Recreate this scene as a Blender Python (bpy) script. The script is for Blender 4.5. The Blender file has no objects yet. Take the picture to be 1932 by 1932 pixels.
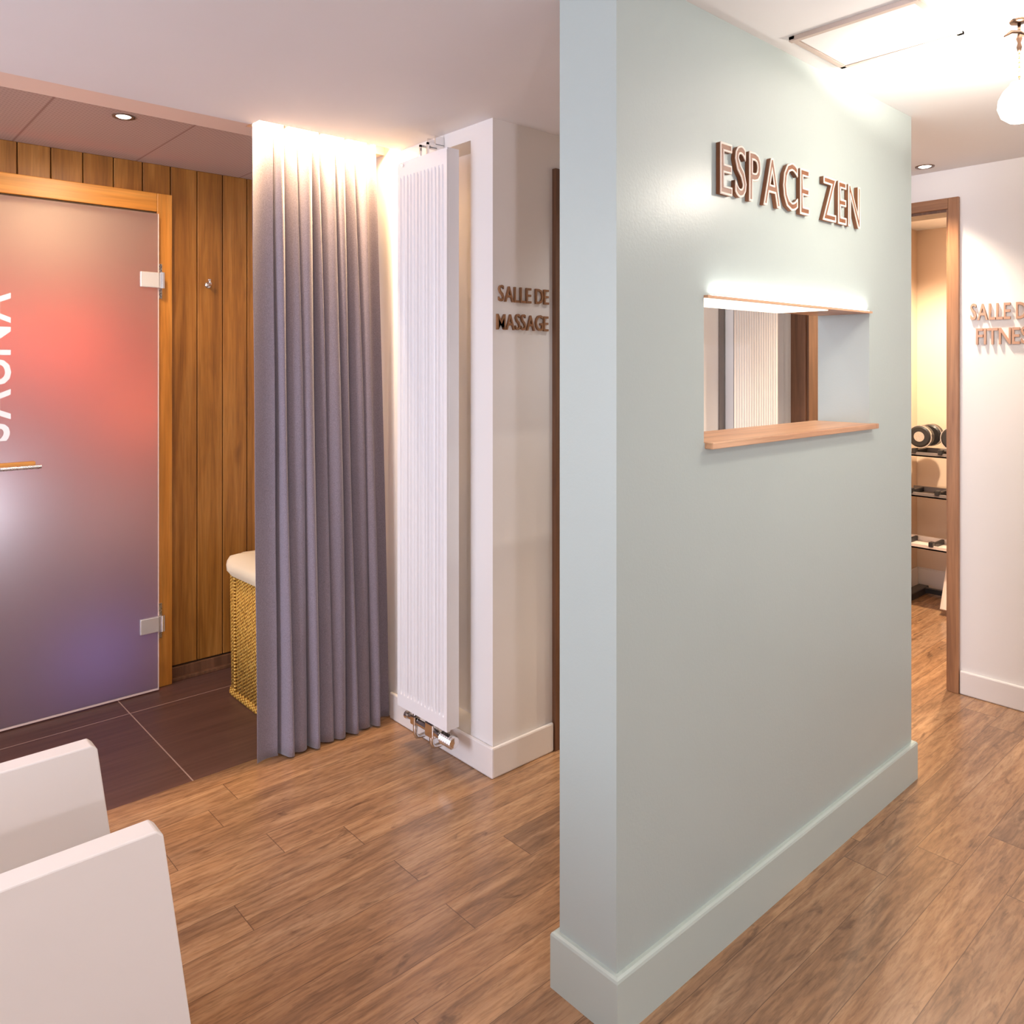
import bpy, bmesh, math, random
from mathutils import Vector, Matrix
random.seed(7)
SC = bpy.context.scene
COL = SC.collection
PI = math.pi

# ---------------------------------------------------------------- camera
cam_d = bpy.data.cameras.new('camera'); cam = bpy.data.objects.new('camera', cam_d); COL.objects.link(cam)
cam.location = (0, 0, 1.4); cam.rotation_euler = (PI/2, 0, math.radians(-42.0))
cam_d.sensor_width = 36; cam_d.lens = 1490/1932*36; cam_d.shift_y = -0.145; cam_d.clip_start = 0.02
SC.camera = cam
# ---------------------------------------------------------------- world (seen by the room only through its window)
W = bpy.data.worlds.new('world'); SC.world = W; W.use_nodes = True
bg = W.node_tree.nodes['Background']; bg.inputs[0].default_value = (0.55, 0.7, 1.0, 1); bg.inputs[1].default_value = 1.5
# ---------------------------------------------------------------- exposure
vs = SC.view_settings; vs.view_transform = 'Standard'; vs.look = 'None'; vs.exposure = 0.06; vs.gamma = 1.0; vs.use_curve_mapping = False

def light(name, kind, loc, energy, color, size=None, size_y=None, aim=None, spot=None, blend=0.5):
    d = bpy.data.lights.new(name, kind); d.energy = energy; d.color = color
    if kind == 'AREA':
        d.size = size
        if size_y: d.shape = 'RECTANGLE'; d.size_y = size_y
        else: d.shape = 'DISK'
    elif size is not None: d.shadow_soft_size = size
    if kind == 'SPOT': d.spot_size = math.radians(spot); d.spot_blend = blend
    o = bpy.data.objects.new(name, d); COL.objects.link(o); o.location = loc
    if aim is not None: o.rotation_euler = (Vector(aim)-Vector(loc)).to_track_quat('-Z', 'Y').to_euler()
    return o
WARM = (1.0, 0.74, 0.48); SOFT = (1.0, 0.86, 0.72); DAY = (0.72, 0.80, 1.0); NEUT = (1.0, 0.93, 0.86)
# daylight through the two windows
light('window_light', 'AREA', (-1.86, 2.15, 1.35), 72, (0.76, 0.82, 1.0), 1.3, 1.3, aim=(1.5, 1.9, 1.3))
light('window_light', 'AREA', (0.9, -2.26, 1.4), 21, (0.93, 0.95, 1.0), 2.2, 1.4, aim=(1.2, 1.0, 1.2))
# ceiling spots, two in view, most others added as fill (housings are built below)
light('downlight_or_fill_lamp', 'SPOT', (1.93, 0.52, 2.21), 8, NEUT, 0.04, aim=(2.1, 1.08, 1.3), spot=90, blend=0.9)
light('downlight_or_fill_lamp', 'SPOT', (0.3, 0.9, 2.21), 24, SOFT, 0.05, aim=(0.5, 1.6, 0), spot=130, blend=0.8)  # added room fill, out of view above the armchair
light('downlight_or_fill_lamp', 'SPOT', (-0.6, -0.6, 2.21), 20, SOFT, 0.05, aim=(0.3, 0.4, 0), spot=140, blend=0.8)  # added room fill behind the camera
light('downlight_or_fill_lamp', 'SPOT', (2.6, -0.5, 2.21), 46, NEUT, 0.05, aim=(3.0, 0.4, 0), spot=150, blend=0.8)  # added fill for the right wall, out of view
light('downlight_or_fill_lamp', 'SPOT', (0.844, 2.98, 2.255), 30, WARM, 0.03, aim=(0.80, 3.45, 0.6), spot=150, blend=0.6)
light('downlight_or_fill_lamp', 'SPOT', (3.50, 1.31, 2.215), 95, (1, .84, .66), 0.03, aim=(3.1, 1.1, 0), spot=92, blend=0.8)
light('downlight_or_fill_lamp', 'SPOT', (2.35, 1.62, 2.215), 17, (1, .95, .9), 0.03, aim=(2.9, 1.85, 0.6), spot=140, blend=0.8)  # unseen fill lighting the corridor wall and far radiator
light('ceiling_fill_lamp', 'SPOT', (-1.2, -2.1, 1.78), 175, (.94, .90, 1), 0.06, aim=(-0.1, 0.3, 2.9), spot=120, blend=0.9)  # added uplight behind the camera to brighten the ceiling
light('downlight_or_fill_lamp', 'SPOT', (4.45, 1.45, 2.215), 210, (1, .80, .58), 0.03, aim=(4.5, 1.6, 0.0), spot=140, blend=0.5)  # unseen fill placed to brighten the gym floor and wall

# ================================================================ helpers
def tag(o, label=None, cat=None, group=None, kind=None):
    if label: o['label'] = label
    if cat: o['category'] = cat
    if group: o['group'] = group
    if kind: o['kind'] = kind
    return o
def thing(name, label, cat, loc, group=None):
    o = bpy.data.objects.new(name, None); COL.objects.link(o); o.location = loc; o.empty_display_size = 0.05
    return tag(o, label, cat, group)
def wloc(p):
    v = Vector((0, 0, 0))
    while p is not None: v += p.location; p = p.parent
    return v
def build(name, bm, mats, parent=None, smooth=False, bevel=0, origin=None):
    bmesh.ops.remove_doubles(bm, verts=bm.verts, dist=1e-6)
    bmesh.ops.recalc_face_normals(bm, faces=bm.faces)
    me = bpy.data.meshes.new(name)
    if parent is not None: off = wloc(parent)
    else: off = Vector(origin) if origin else Vector((0, 0, 0))
    bmesh.ops.translate(bm, verts=bm.verts, vec=-off)
    bm.to_mesh(me); bm.free()
    for m in (mats if isinstance(mats, (list, tuple)) else [mats]): me.materials.append(m)
    if smooth:
        for p in me.polygons: p.use_smooth = True
    o = bpy.data.objects.new(name, me); COL.objects.link(o)
    if parent is not None: o.parent = parent
    elif origin: o.location = off
    if bevel:
        b = o.modifiers.new('bevel', 'BEVEL'); b.width = bevel; b.segments = 2; b.limit_method = 'ANGLE'; b.angle_limit = 0.6
    return o
def struct(name, bm, mats, parent=None, **k):
    o = build(name, bm, mats, parent, **k)
    if parent is None: o['kind'] = 'structure'
    return o
def box(bm, x0, x1, y0, y1, z0, z1, mi=0):
    v = [bm.verts.new(p) for p in [(x0,y0,z0),(x1,y0,z0),(x1,y1,z0),(x0,y1,z0),(x0,y0,z1),(x1,y0,z1),(x1,y1,z1),(x0,y1,z1)]]
    for q in [(0,3,2,1),(4,5,6,7),(0,1,5,4),(1,2,6,5),(2,3,7,6),(3,0,4,7)]:
        f = bm.faces.new([v[i] for i in q]); f.material_index = mi
    return v
def B(*boxes):
    bm = bmesh.new()
    for b in boxes: box(bm, *b)
    return bm
def poly_prism(bm, pts, axis, a0, a1, mi=0):
    """extrude a closed outline along an axis (0,1,2)"""
    def mk(p, a):
        return {0: (a, p[0], p[1]), 1: (p[0], a, p[1]), 2: (p[0], p[1], a)}[axis]
    A = [bm.verts.new(mk(p, a0)) for p in pts]; Bv = [bm.verts.new(mk(p, a1)) for p in pts]
    fs = [bm.faces.new(A), bm.faces.new(Bv[::-1])]
    n = len(pts)
    for i in range(n): fs.append(bm.faces.new([A[i], Bv[i], Bv[(i+1) % n], A[(i+1) % n]]))
    for f in fs: f.material_index = mi
def tube(bm, pts, r, n=12, caps=True):
    """round tube along a polyline; r number or list"""
    pts = [Vector(p) for p in pts]; rings = []
    for i, p in enumerate(pts):
        d = (pts[min(i+1, len(pts)-1)] - pts[max(i-1, 0)]).normalized()
        a = d.orthogonal().normalized() if i == 0 else (rings[-1][1] - d*rings[-1][1].dot(d)).normalized()
        b = d.cross(a); rr = r[i] if isinstance(r, (list, tuple)) else r
        rings.append(([bm.verts.new(p + (a*math.cos(2*PI*k/n) + b*math.sin(2*PI*k/n))*rr) for k in range(n)], a))
    for i in range(len(rings)-1):
        A, Bq = rings[i][0], rings[i+1][0]
        for k in range(n): bm.faces.new([A[k], A[(k+1) % n], Bq[(k+1) % n], Bq[k]])
    if caps:
        bm.faces.new(rings[0][0][::-1]); bm.faces.new(rings[-1][0])
def lathe(bm, c, prof, axis=2, n=32, mi=0):
    """prof list of (radius, height) revolved about the axis through c"""
    c = Vector(c); rows = []
    for r, h in prof:
        row = []
        for k in range(n):
            u, v = r*math.cos(2*PI*k/n), r*math.sin(2*PI*k/n)
            p = {2: (u, v, h), 0: (h, u, v), 1: (u, h, v)}[axis]
            row.append(bm.verts.new(c + Vector(p)))
        rows.append(row)
    for i in range(len(rows)-1):
        for k in range(n):
            f = bm.faces.new([rows[i][k], rows[i][(k+1) % n], rows[i+1][(k+1) % n], rows[i+1][k]]); f.material_index = mi
    if prof[0][0] > 1e-5: bm.faces.new(rows[0][::-1])
    if prof[-1][0] > 1e-5: bm.faces.new(rows[-1])

# ---------------------------------------------------------------- materials
def mat(name):
    m = bpy.data.materials.new(name); m.use_nodes = True
    nt = m.node_tree; p = nt.nodes['Principled BSDF']
    return m, nt, p
def N(nt, t, **k):
    n = nt.nodes.new(t)
    for a, b in k.items(): setattr(n, a, b)
    return n
def ramp(nt, stops):
    r = N(nt, 'ShaderNodeValToRGB'); e = r.color_ramp.elements
    while len(e) > 1: e.remove(e[-1])
    e[0].position = stops[0][0]; e[0].color = (*stops[0][1], 1)
    for s, c in stops[1:]:
        q = e.new(s); q.color = (*c, 1)
    return r
def mapping(nt, scale, rot=(0, 0, 0), geo=True):
    g = N(nt, 'ShaderNodeNewGeometry'); mp = N(nt, 'ShaderNodeMapping')
    mp.inputs['Scale'].default_value = scale; mp.inputs['Rotation'].default_value = rot
    nt.links.new(g.outputs['Position'], mp.inputs['Vector'])
    return mp
def noise(nt, vec, scale, detail=4, rough=0.5, dist=0):
    n = N(nt, 'ShaderNodeTexNoise'); n.inputs['Scale'].default_value = scale; n.inputs['Detail'].default_value = detail
    n.inputs['Roughness'].default_value = rough; n.inputs['Distortion'].default_value = dist
    nt.links.new(vec, n.inputs['Vector']); return n
def bump(nt, p, h, strength, dist=0.001):
    b = N(nt, 'ShaderNodeBump'); b.inputs['Strength'].default_value = strength; b.inputs['Distance'].default_value = dist
    nt.links.new(h, b.inputs['Height']); nt.links.new(b.outputs[0], p.inputs['Normal'])
def math_(nt, op, a, b=None, c=None):
    m = N(nt, 'ShaderNodeMath', operation=op)
    for i, v in enumerate((a, b, c)):
        if v is None: continue
        if isinstance(v, (int, float)): m.inputs[i].default_value = v
        else: nt.links.new(v, m.inputs[i])
    return m.outputs[0]
def paint(name, col, rough=0.5, var=0.03, bs=0.15, scale=220, spec=0.5):
    m, nt, p = mat(name)
    mp = mapping(nt, (1, 1, 1))
    n = noise(nt, mp.outputs[0], 2.5, 3)
    a = tuple(max(0, c*(1-var)) for c in col); b = tuple(min(1, c*(1+var)) for c in col)
    r = ramp(nt, [(0.3, a), (0.7, b)]); nt.links.new(n.outputs[0], r.inputs[0]); nt.links.new(r.outputs[0], p.inputs['Base Color'])
    p.inputs['Roughness'].default_value = rough; p.inputs['Specular IOR Level'].default_value = spec
    if bs:
        n2 = noise(nt, mp.outputs[0], scale, 2); bump(nt, p, n2.outputs[0], bs, 0.0006)
    return m
def wood(name, dark, mid, light_, axis=2, rough=0.45, scale=1.0, bs=0.1, knots=True):
    m, nt, p = mat(name)
    s = [26*scale]*3; s[axis] = 1.6*scale
    mp = mapping(nt, tuple(s)); n = noise(nt, mp.outputs[0], 1.0, 6, 0.6, 0.6)
    r = ramp(nt, [(0.25, dark), (0.5, mid), (0.75, light_)])
    nt.links.new(n.outputs[0], r.inputs[0]); out = r.outputs[0]
    s2 = [120*scale]*3; s2[axis] = 5*scale
    mp2 = mapping(nt, tuple(s2)); n2 = noise(nt, mp2.outputs[0], 1.0, 3, 0.6)
    r2 = ramp(nt, [(0.3, (0.72,)*3), (0.6, (1.05,)*3)]); nt.links.new(n2.outputs[0], r2.inputs[0])
    mx = N(nt, 'ShaderNodeMix', data_type='RGBA', blend_type='MULTIPLY'); mx.inputs[0].default_value = 0.8
    nt.links.new(out, mx.inputs[6]); nt.links.new(r2.outputs[0], mx.inputs[7]); out = mx.outputs[2]
    if knots:
        s3 = [7.0*scale]*3; s3[axis] = 2.6*scale
        mp3 = mapping(nt, tuple(s3)); n3 = noise(nt, mp3.outputs[0], 1.0, 2, 0.5)
        r3 = ramp(nt, [(0.68, (1, 1, 1)), (0.78, (0.35, 0.3, 0.28))]); nt.links.new(n3.outputs[0], r3.inputs[0])
        m3 = N(nt, 'ShaderNodeMix', data_type='RGBA', blend_type='MULTIPLY'); m3.inputs[0].default_value = 0.7
        nt.links.new(out, m3.inputs[6]); nt.links.new(r3.outputs[0], m3.inputs[7]); out = m3.outputs[2]
    nt.links.new(out, p.inputs['Base Color']); p.inputs['Roughness'].default_value = rough
    bump(nt, p, n2.outputs[0], bs, 0.0008)
    return m
def metal(name, col, rough=0.25):
    m, nt, p = mat(name)
    mp = mapping(nt, (300, 300, 300)); n = noise(nt, mp.outputs[0], 1.0, 2)
    r = ramp(nt, [(0.3, (rough*0.8,)*3), (0.7, (rough*1.2,)*3)]); nt.links.new(n.outputs[0], r.inputs[0]); nt.links.new(r.outputs[0], p.inputs['Roughness'])
    p.inputs['Base Color'].default_value = (*col, 1); p.inputs['Metallic'].default_value = 1
    return m
def emit(name, col, strength):
    m, nt, p = mat(name)
    p.inputs['Base Color'].default_value = (*col, 1); p.inputs['Emission Color'].default_value = (*col, 1); p.inputs['Emission Strength'].default_value = strength
    return m

def laminate():
    m, nt, p = mat('oak_laminate')
    g = N(nt, 'ShaderNodeNewGeometry'); sp = N(nt, 'ShaderNodeSeparateXYZ'); nt.links.new(g.outputs['Position'], sp.inputs[0])
    X, Y = sp.outputs[0], sp.outputs[1]
    L, Wd = 1.21, 0.12
    yr = math_(nt, 'DIVIDE', math_(nt, 'ADD', Y, 12.0-0.676), Wd)
    row = math_(nt, 'FLOOR', yr); fy = math_(nt, 'FRACT', yr)
    wn = N(nt, 'ShaderNodeTexWhiteNoise', noise_dimensions='1D'); nt.links.new(row, wn.inputs['W'])
    xr = math_(nt, 'DIVIDE', math_(nt, 'ADD', math_(nt, 'ADD', X, 30.0), math_(nt, 'MULTIPLY', wn.outputs['Value'], 3.7)), L)
    colm = math_(nt, 'FLOOR', xr); fx = math_(nt, 'FRACT', xr)
    cb = N(nt, 'ShaderNodeCombineXYZ'); nt.links.new(row, cb.inputs[0]); nt.links.new(colm, cb.inputs[1])
    w2 = N(nt, 'ShaderNodeTexWhiteNoise', noise_dimensions='2D'); nt.links.new(cb.outputs[0], w2.inputs['Vector'])
    # grain, shifted per plank
    off = N(nt, 'ShaderNodeCombineXYZ'); nt.links.new(math_(nt, 'MULTIPLY', w2.outputs['Value'], 40.0), off.inputs[0]); nt.links.new(math_(nt, 'MULTIPLY', w2.outputs['Value'], 17.0), off.inputs[2])
    add = N(nt, 'ShaderNodeVectorMath', operation='ADD'); nt.links.new(g.outputs['Position'], add.inputs[0]); nt.links.new(off.outputs[0], add.inputs[1])
    def grain(sx, sy, d, det=5):
        mp = N(nt, 'ShaderNodeMapping'); mp.inputs['Scale'].default_value = (sx, sy, 1); nt.links.new(add.outputs[0], mp.inputs['Vector'])
        return noise(nt, mp.outputs[0], 1.0, det, 0.62, d)
    n1 = grain(1.6, 17, 1.2); n2 = grain(16, 120, 0.4, 3); n3 = grain(5.5, 19, 1.0, 4); n4 = grain(1.3, 5.0, 0.6, 2)
    r1 = ramp(nt, [(0.28, (0.20, 0.108, 0.055)), (0.48, (0.325, 0.182, 0.094)), (0.7, (0.45, 0.275, 0.150))]); nt.links.new(n1.outputs[0], r1.inputs[0])
    r2 = ramp(nt, [(0.32, (0.66, 0.63, 0.61)), (0.58, (1.08, 1.06, 1.04))]); nt.links.new(n2.outputs[0], r2.inputs[0])
    r3 = ramp(nt, [(0.60, (1, 1, 1)), (0.72, (0.40, 0.37, 0.36))]); nt.links.new(n3.outputs[0], r3.inputs[0])
    def mul(a, b, f):
        mx = N(nt, 'ShaderNodeMix', data_type='RGBA', blend_type='MULTIPLY'); mx.inputs[0].default_value = f
        nt.links.new(a, mx.inputs[6]); nt.links.new(b, mx.inputs[7]); return mx.outputs[2]
    r4 = ramp(nt, [(0.3, (0.80, 0.80, 0.84)), (0.65, (1.12, 1.10, 1.06))]); nt.links.new(n4.outputs[0], r4.inputs[0])
    c = mul(mul(mul(r1.outputs[0], r2.outputs[0], 0.9), r3.outputs[0], 0.8), r4.outputs[0], 1.0)
    tone = ramp(nt, [(0.0, (0.90, 0.89, 0.92)), (0.5, (1.0, 0.98, 0.96)), (1.0, (1.07, 1.03, 1.0))]); nt.links.new(w2.outputs['Value'], tone.inputs[0])
    c = mul(c, tone.outputs[0], 1.0)
    # seams
    ey = math_(nt, 'MINIMUM', fy, math_(nt, 'SUBTRACT', 1.0, fy)); ex = math_(nt, 'MINIMUM', fx, math_(nt, 'SUBTRACT', 1.0, fx))
    gy = math_(nt, 'LESS_THAN', ey, 0.007); gx = math_(nt, 'LESS_THAN', ex, 0.0010)
    seam = math_(nt, 'MAXIMUM', gy, gx)
    mx = N(nt, 'ShaderNodeMix', data_type='RGBA'); nt.links.new(math_(nt, 'MULTIPLY', seam, 0.7), mx.inputs[0]); nt.links.new(c, mx.inputs[6]); mx.inputs[7].default_value = (0.07, 0.035, 0.02, 1)
    nt.links.new(mx.outputs[2], p.inputs['Base Color'])
    p.inputs['Roughness'].default_value = 0.27; p.inputs['Specular IOR Level'].default_value = 0.75
    h = math_(nt, 'SUBTRACT', n2.outputs[0], math_(nt, 'MULTIPLY', seam, 1.5)); bump(nt, p, h, 0.25, 0.0008)
    return m
def tiles():
    m, nt, p = mat('brown_floor_tile')
    g = N(nt, 'ShaderNodeNewGeometry'); sp = N(nt, 'ShaderNodeSeparateXYZ'); nt.links.new(g.outputs['Position'], sp.inputs[0])
    fx = math_(nt, 'FRACT', math_(nt, 'DIVIDE', math_(nt, 'ADD', sp.outputs[0], 12.0-0.978), 0.6))
    fy = math_(nt, 'FRACT', math_(nt, 'DIVIDE', math_(nt, 'ADD', sp.outputs[1], 12.0-3.37), 1.2))
    ex = math_(nt, 'MINIMUM', fx, math_(nt, 'SUBTRACT', 1.0, fx)); ey = math_(nt, 'MINIMUM', fy, math_(nt, 'SUBTRACT', 1.0, fy))
    s = math_(nt, 'MAXIMUM', math_(nt, 'LESS_THAN', ex, 0.0036), math_(nt, 'LESS_THAN', ey, 0.0018))
    mp = mapping(nt, (2.0, 45, 1)); n = noise(nt, mp.outputs[0], 1.0, 5, 0.6, 0.3)
    r = ramp(nt, [(0.3, (0.085, 0.040, 0.030)), (0.7, (0.145, 0.070, 0.052))]); nt.links.new(n.outputs[0], r.inputs[0])
    mx = N(nt, 'ShaderNodeMix', data_type='RGBA'); nt.links.new(s, mx.inputs[0]); nt.links.new(r.outputs[0], mx.inputs[6]); mx.inputs[7].default_value = (0.42, 0.28, 0.22, 1)
    nt.links.new(mx.outputs[2], p.inputs['Base Color']); p.inputs['Roughness'].default_value = 0.38
    bump(nt, p, n.outputs[0], 0.15, 0.0006)
    return m
def fabric():
    m, nt, p = mat('lilac_grey_curtain_cloth')
    mp = mapping(nt, (900, 900, 260)); n = noise(nt, mp.outputs[0], 1.0, 2)
    r = ramp(nt, [(0.3, (0.17, 0.137, 0.165)), (0.7, (0.29, 0.243, 0.285))]); nt.links.new(n.outputs[0], r.inputs[0])
    nt.links.new(r.outputs[0], p.inputs['Base Color']); p.inputs['Roughness'].default_value = 0.9; p.inputs['Sheen Weight'].default_value = 0.3
    bump(nt, p, n.outputs[0], 0.3, 0.0008)
    return m
def frosted():
    m, nt, p = mat('frosted_door_glass')
    out = nt.nodes['Material Output']
    tr = N(nt, 'ShaderNodeBsdfTranslucent'); tr.inputs[0].default_value = (0.92, 0.9, 0.9, 1)
    p.inputs['Base Color'].default_value = (0.22, 0.18, 0.18, 1); p.inputs['Roughness'].default_value = 0.24
    mp = mapping(nt, (400, 400, 400)); n = noise(nt, mp.outputs[0], 1.0, 2); bump(nt, p, n.outputs[0], 0.05, 0.0004)
    mx = N(nt, 'ShaderNodeMixShader'); mx.inputs[0].default_value = 0.7
    nt.links.new(p.outputs[0], mx.inputs[1]); nt.links.new(tr.outputs[0], mx.inputs[2]); nt.links.new(mx.outputs[0], out.inputs[0])
    return m
def perforated():
    m, nt, p = mat('perforated_ceiling_panel')
    mp = mapping(nt, (1, 1, 1)); sp = N(nt, 'ShaderNodeSeparateXYZ'); nt.links.new(mp.outputs[0], sp.inputs[0])
    sx = math_(nt, 'SINE', math_(nt, 'MULTIPLY', sp.outputs[0], 2*PI/0.022)); sy = math_(nt, 'SINE', math_(nt, 'MULTIPLY', sp.outputs[1], 2*PI/0.022))
    d = math_(nt, 'GREATER_THAN', math_(nt, 'MULTIPLY', sx, sy), 0.55)
    fx = math_(nt, 'FRACT', math_(nt, 'DIVIDE', math_(nt, 'ADD', sp.outputs[0], 0.455*30-0.615), 0.455))
    ex = math_(nt, 'MINIMUM', fx, math_(nt, 'SUBTRACT', 1.0, fx)); sm = math_(nt, 'LESS_THAN', ex, 0.008)
    mx = N(nt, 'ShaderNodeMix', data_type='RGBA'); nt.links.new(math_(nt, 'MULTIPLY', d, 0.45), mx.inputs[0]); mx.inputs[6].default_value = (0.50, 0.36, 0.30, 1); mx.inputs[7].default_value = (0.20, 0.13, 0.11, 1)
    m2 = N(nt, 'ShaderNodeMix', data_type='RGBA'); nt.links.new(math_(nt, 'MULTIPLY', sm, 0.7), m2.inputs[0]); nt.links.new(mx.outputs[2], m2.inputs[6]); m2.inputs[7].default_value = (0.25, 0.12, 0.09, 1)
    nt.links.new(m2.outputs[2], p.inputs['Base Color']); p.inputs['Roughness'].default_value = 0.6
    return m
def wicker():
    m, nt, p = mat('golden_wicker')
    mp = mapping(nt, (1, 1, 1)); sp = N(nt, 'ShaderNodeSeparateXYZ'); nt.links.new(mp.outputs[0], sp.inputs[0])
    xy = math_(nt, 'ADD', sp.outputs[0], sp.outputs[1])
    a = math_(nt, 'SINE', math_(nt, 'MULTIPLY', xy, 2*PI/0.026)); b = math_(nt, 'SINE', math_(nt, 'MULTIPLY', sp.outputs[2], 2*PI/0.014))
    h = math_(nt, 'MULTIPLY', a, b)
    n = noise(nt, mp.outputs[0], 90, 3)
    hh = math_(nt, 'ADD', math_(nt, 'MULTIPLY', h, 0.35), n.outputs[0])
    r = ramp(nt, [(0.25, (0.20, 0.08, 0.008)), (0.5, (0.68, 0.34, 0.04)), (0.8, (0.92, 0.58, 0.14))]); nt.links.new(hh, r.inputs[0])
    nt.links.new(r.outputs[0], p.inputs['Base Color']); p.inputs['Roughness'].default_value = 0.5
    bump(nt, p, h, 0.8, 0.003)
    return m

M_ceil = paint('white_ceiling_paint', (0.80, 0.78, 0.775), 0.7, 0.01, 0.05)
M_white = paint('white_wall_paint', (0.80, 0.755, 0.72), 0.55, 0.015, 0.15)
M_base = paint('white_satin_trim', (0.80, 0.74, 0.70), 0.35, 0.01, 0.0)
M_green = paint('sage_satin_paint', (0.425, 0.485, 0.455), 0.34, 0.015, 0.35, 160)
M_greenb = paint('sage_baseboard_paint', (0.47, 0.535, 0.49), 0.30, 0.01, 0.0)
M_plas = paint('plain_plaster', (0.70, 0.62, 0.54), 0.7, 0.02, 0.2)
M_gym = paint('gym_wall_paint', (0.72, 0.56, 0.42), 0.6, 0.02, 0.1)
M_floor = laminate(); M_tile = tiles(); M_cloth = fabric(); M_frost = frosted(); M_perf = perforated(); M_wick = wicker()
M_pine = wood('pine_panelling', (0.20, 0.072, 0.008), (0.33, 0.13, 0.018), (0.45, 0.20, 0.04), 2, 0.45)
M_pinef = wood('pine_door_frame', (0.44, 0.16, 0.018), (0.60, 0.24, 0.035), (0.70, 0.33, 0.07), 2, 0.4, 0.7, knots=False)
M_pinefx = wood('pine_door_frame_across', (0.44, 0.16, 0.018), (0.60, 0.24, 0.035), (0.70, 0.33, 0.07), 0, 0.4, 0.7, knots=False)
M_pinedark = paint('dark_panel_gap', (0.06, 0.03, 0.01), 0.8, 0.0, 0)
M_oakx = wood('oak_sill_wood', (0.42, 0.20, 0.10), (0.62, 0.34, 0.19), (0.75, 0.46, 0.28), 0, 0.35, 0.6, knots=False)
M_frame = wood('oak_door_frame', (0.20, 0.085, 0.035), (0.33, 0.15, 0.065), (0.44, 0.22, 0.10), 2, 0.4, 0.7, knots=False)
M_framey = wood('oak_door_frame_across', (0.20, 0.085, 0.035), (0.33, 0.15, 0.065), (0.44, 0.22, 0.10), 1, 0.4, 0.7, knots=False)
M_dkwood = wood('walnut_and_shaded_oak', (0.09, 0.038, 0.018), (0.15, 0.065, 0.03), (0.22, 0.10, 0.05), 2, 0.45, 0.8, knots=False)
M_rad = paint('white_radiator_enamel', (0.84, 0.82, 0.82), 0.25, 0.005, 0)
M_chrome = metal('chrome', (0.8, 0.78, 0.76), 0.12)
M_steel = metal('brushed_steel', (0.74, 0.72, 0.70), 0.28)
M_satin = metal('satin_nickel', (0.92, 0.90, 0.87), 0.5)
M_brass = metal('aged_brass', (0.55, 0.36, 0.16), 0.3)
M_dark = paint('black_rubber', (0.02, 0.018, 0.018), 0.35, 0.0, 0)
M_darkm = metal('dark_bronze', (0.10, 0.06, 0.04), 0.35)
M_chair = paint('white_lacquer_board', (0.78, 0.72, 0.675), 0.45, 0.01, 0.03)
M_letf = paint('cream_letter_face', (0.88, 0.74, 0.64), 0.45, 0.0, 0)
M_lets = paint('copper_brown_letter_side', (0.20, 0.07, 0.025), 0.45, 0.02, 0)
M_letb = paint('bronze_letter', (0.28, 0.125, 0.05), 0.4, 0.02, 0)
M_leto = paint('copper_letter', (0.48, 0.27, 0.18), 0.4, 0.02, 0)
M_vinyl = paint('white_vinyl', (0.92, 0.90, 0.88), 0.5, 0.0, 0)
M_linen = paint('cream_linen', (0.88, 0.74, 0.50), 0.9, 0.05, 0.6, 60)
M_hatch = paint('hatch_panel_white', (0.82, 0.81, 0.80), 0.5, 0.0, 0)
M_hatchf = paint('hatch_rim', (0.55, 0.44, 0.38), 0.5, 0.0, 0)
M_ringbr = paint('bronze_downlight_ring', (0.16, 0.085, 0.05), 0.35, 0.0, 0)
M_lens = emit('lit_lens', (1, 0.93, 0.84), 9)
M_led = emit('led_diffuser', (1, 0.80, 0.52), 14)
M_bowl = emit('lit_opal_glass', (1, 0.93, 0.82), 6)
M_grey = paint('shadow_strip_and_rack_grey', (0.20, 0.165, 0.15), 0.6, 0.0, 0)
M_lilac = paint('white_rack_enamel', (0.80, 0.68, 0.60), 0.4, 0.0, 0)

H = 2.232
# ================================================================ floor, ceiling, walls
bm = B((-2.0, 5.32, -2.4, 2.685, -0.1, 0), (1.74, 3.78, 2.685, 2.75, -0.1, 0))
struct('floor', bm, M_floor)
struct('floor_tiled', B((-2.0, 1.74, 2.685, 5.0, -0.1, 0.0)), M_tile)
bm = B((-2.0, 5.32, -2.4, 2.585, H, H+0.1), (-2.0, 1.165, 2.585, 2.65, H, H+0.1), (1.75, 5.32, 2.585, 2.75, H, H+0.1), (1.165, 1.74, 2.585, 2.70, H+0.07, H+0.1))
struct('ceiling', bm, M_ceil)
struct('ceiling_panelled', B((-2.0, 1.74, 2.80, 3.62, 2.27, 2.34)), M_perf)
bm = B((-2.0, 1.165, 2.65, 2.80, 2.236, 2.336), (1.165, 1.74, 2.70, 2.80, 2.236, 2.336))
struct('trim_1', bm, paint('ceiling_edge_strip', (0.86, 0.66, 0.54), 0.5, 0.02, 0))
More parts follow.
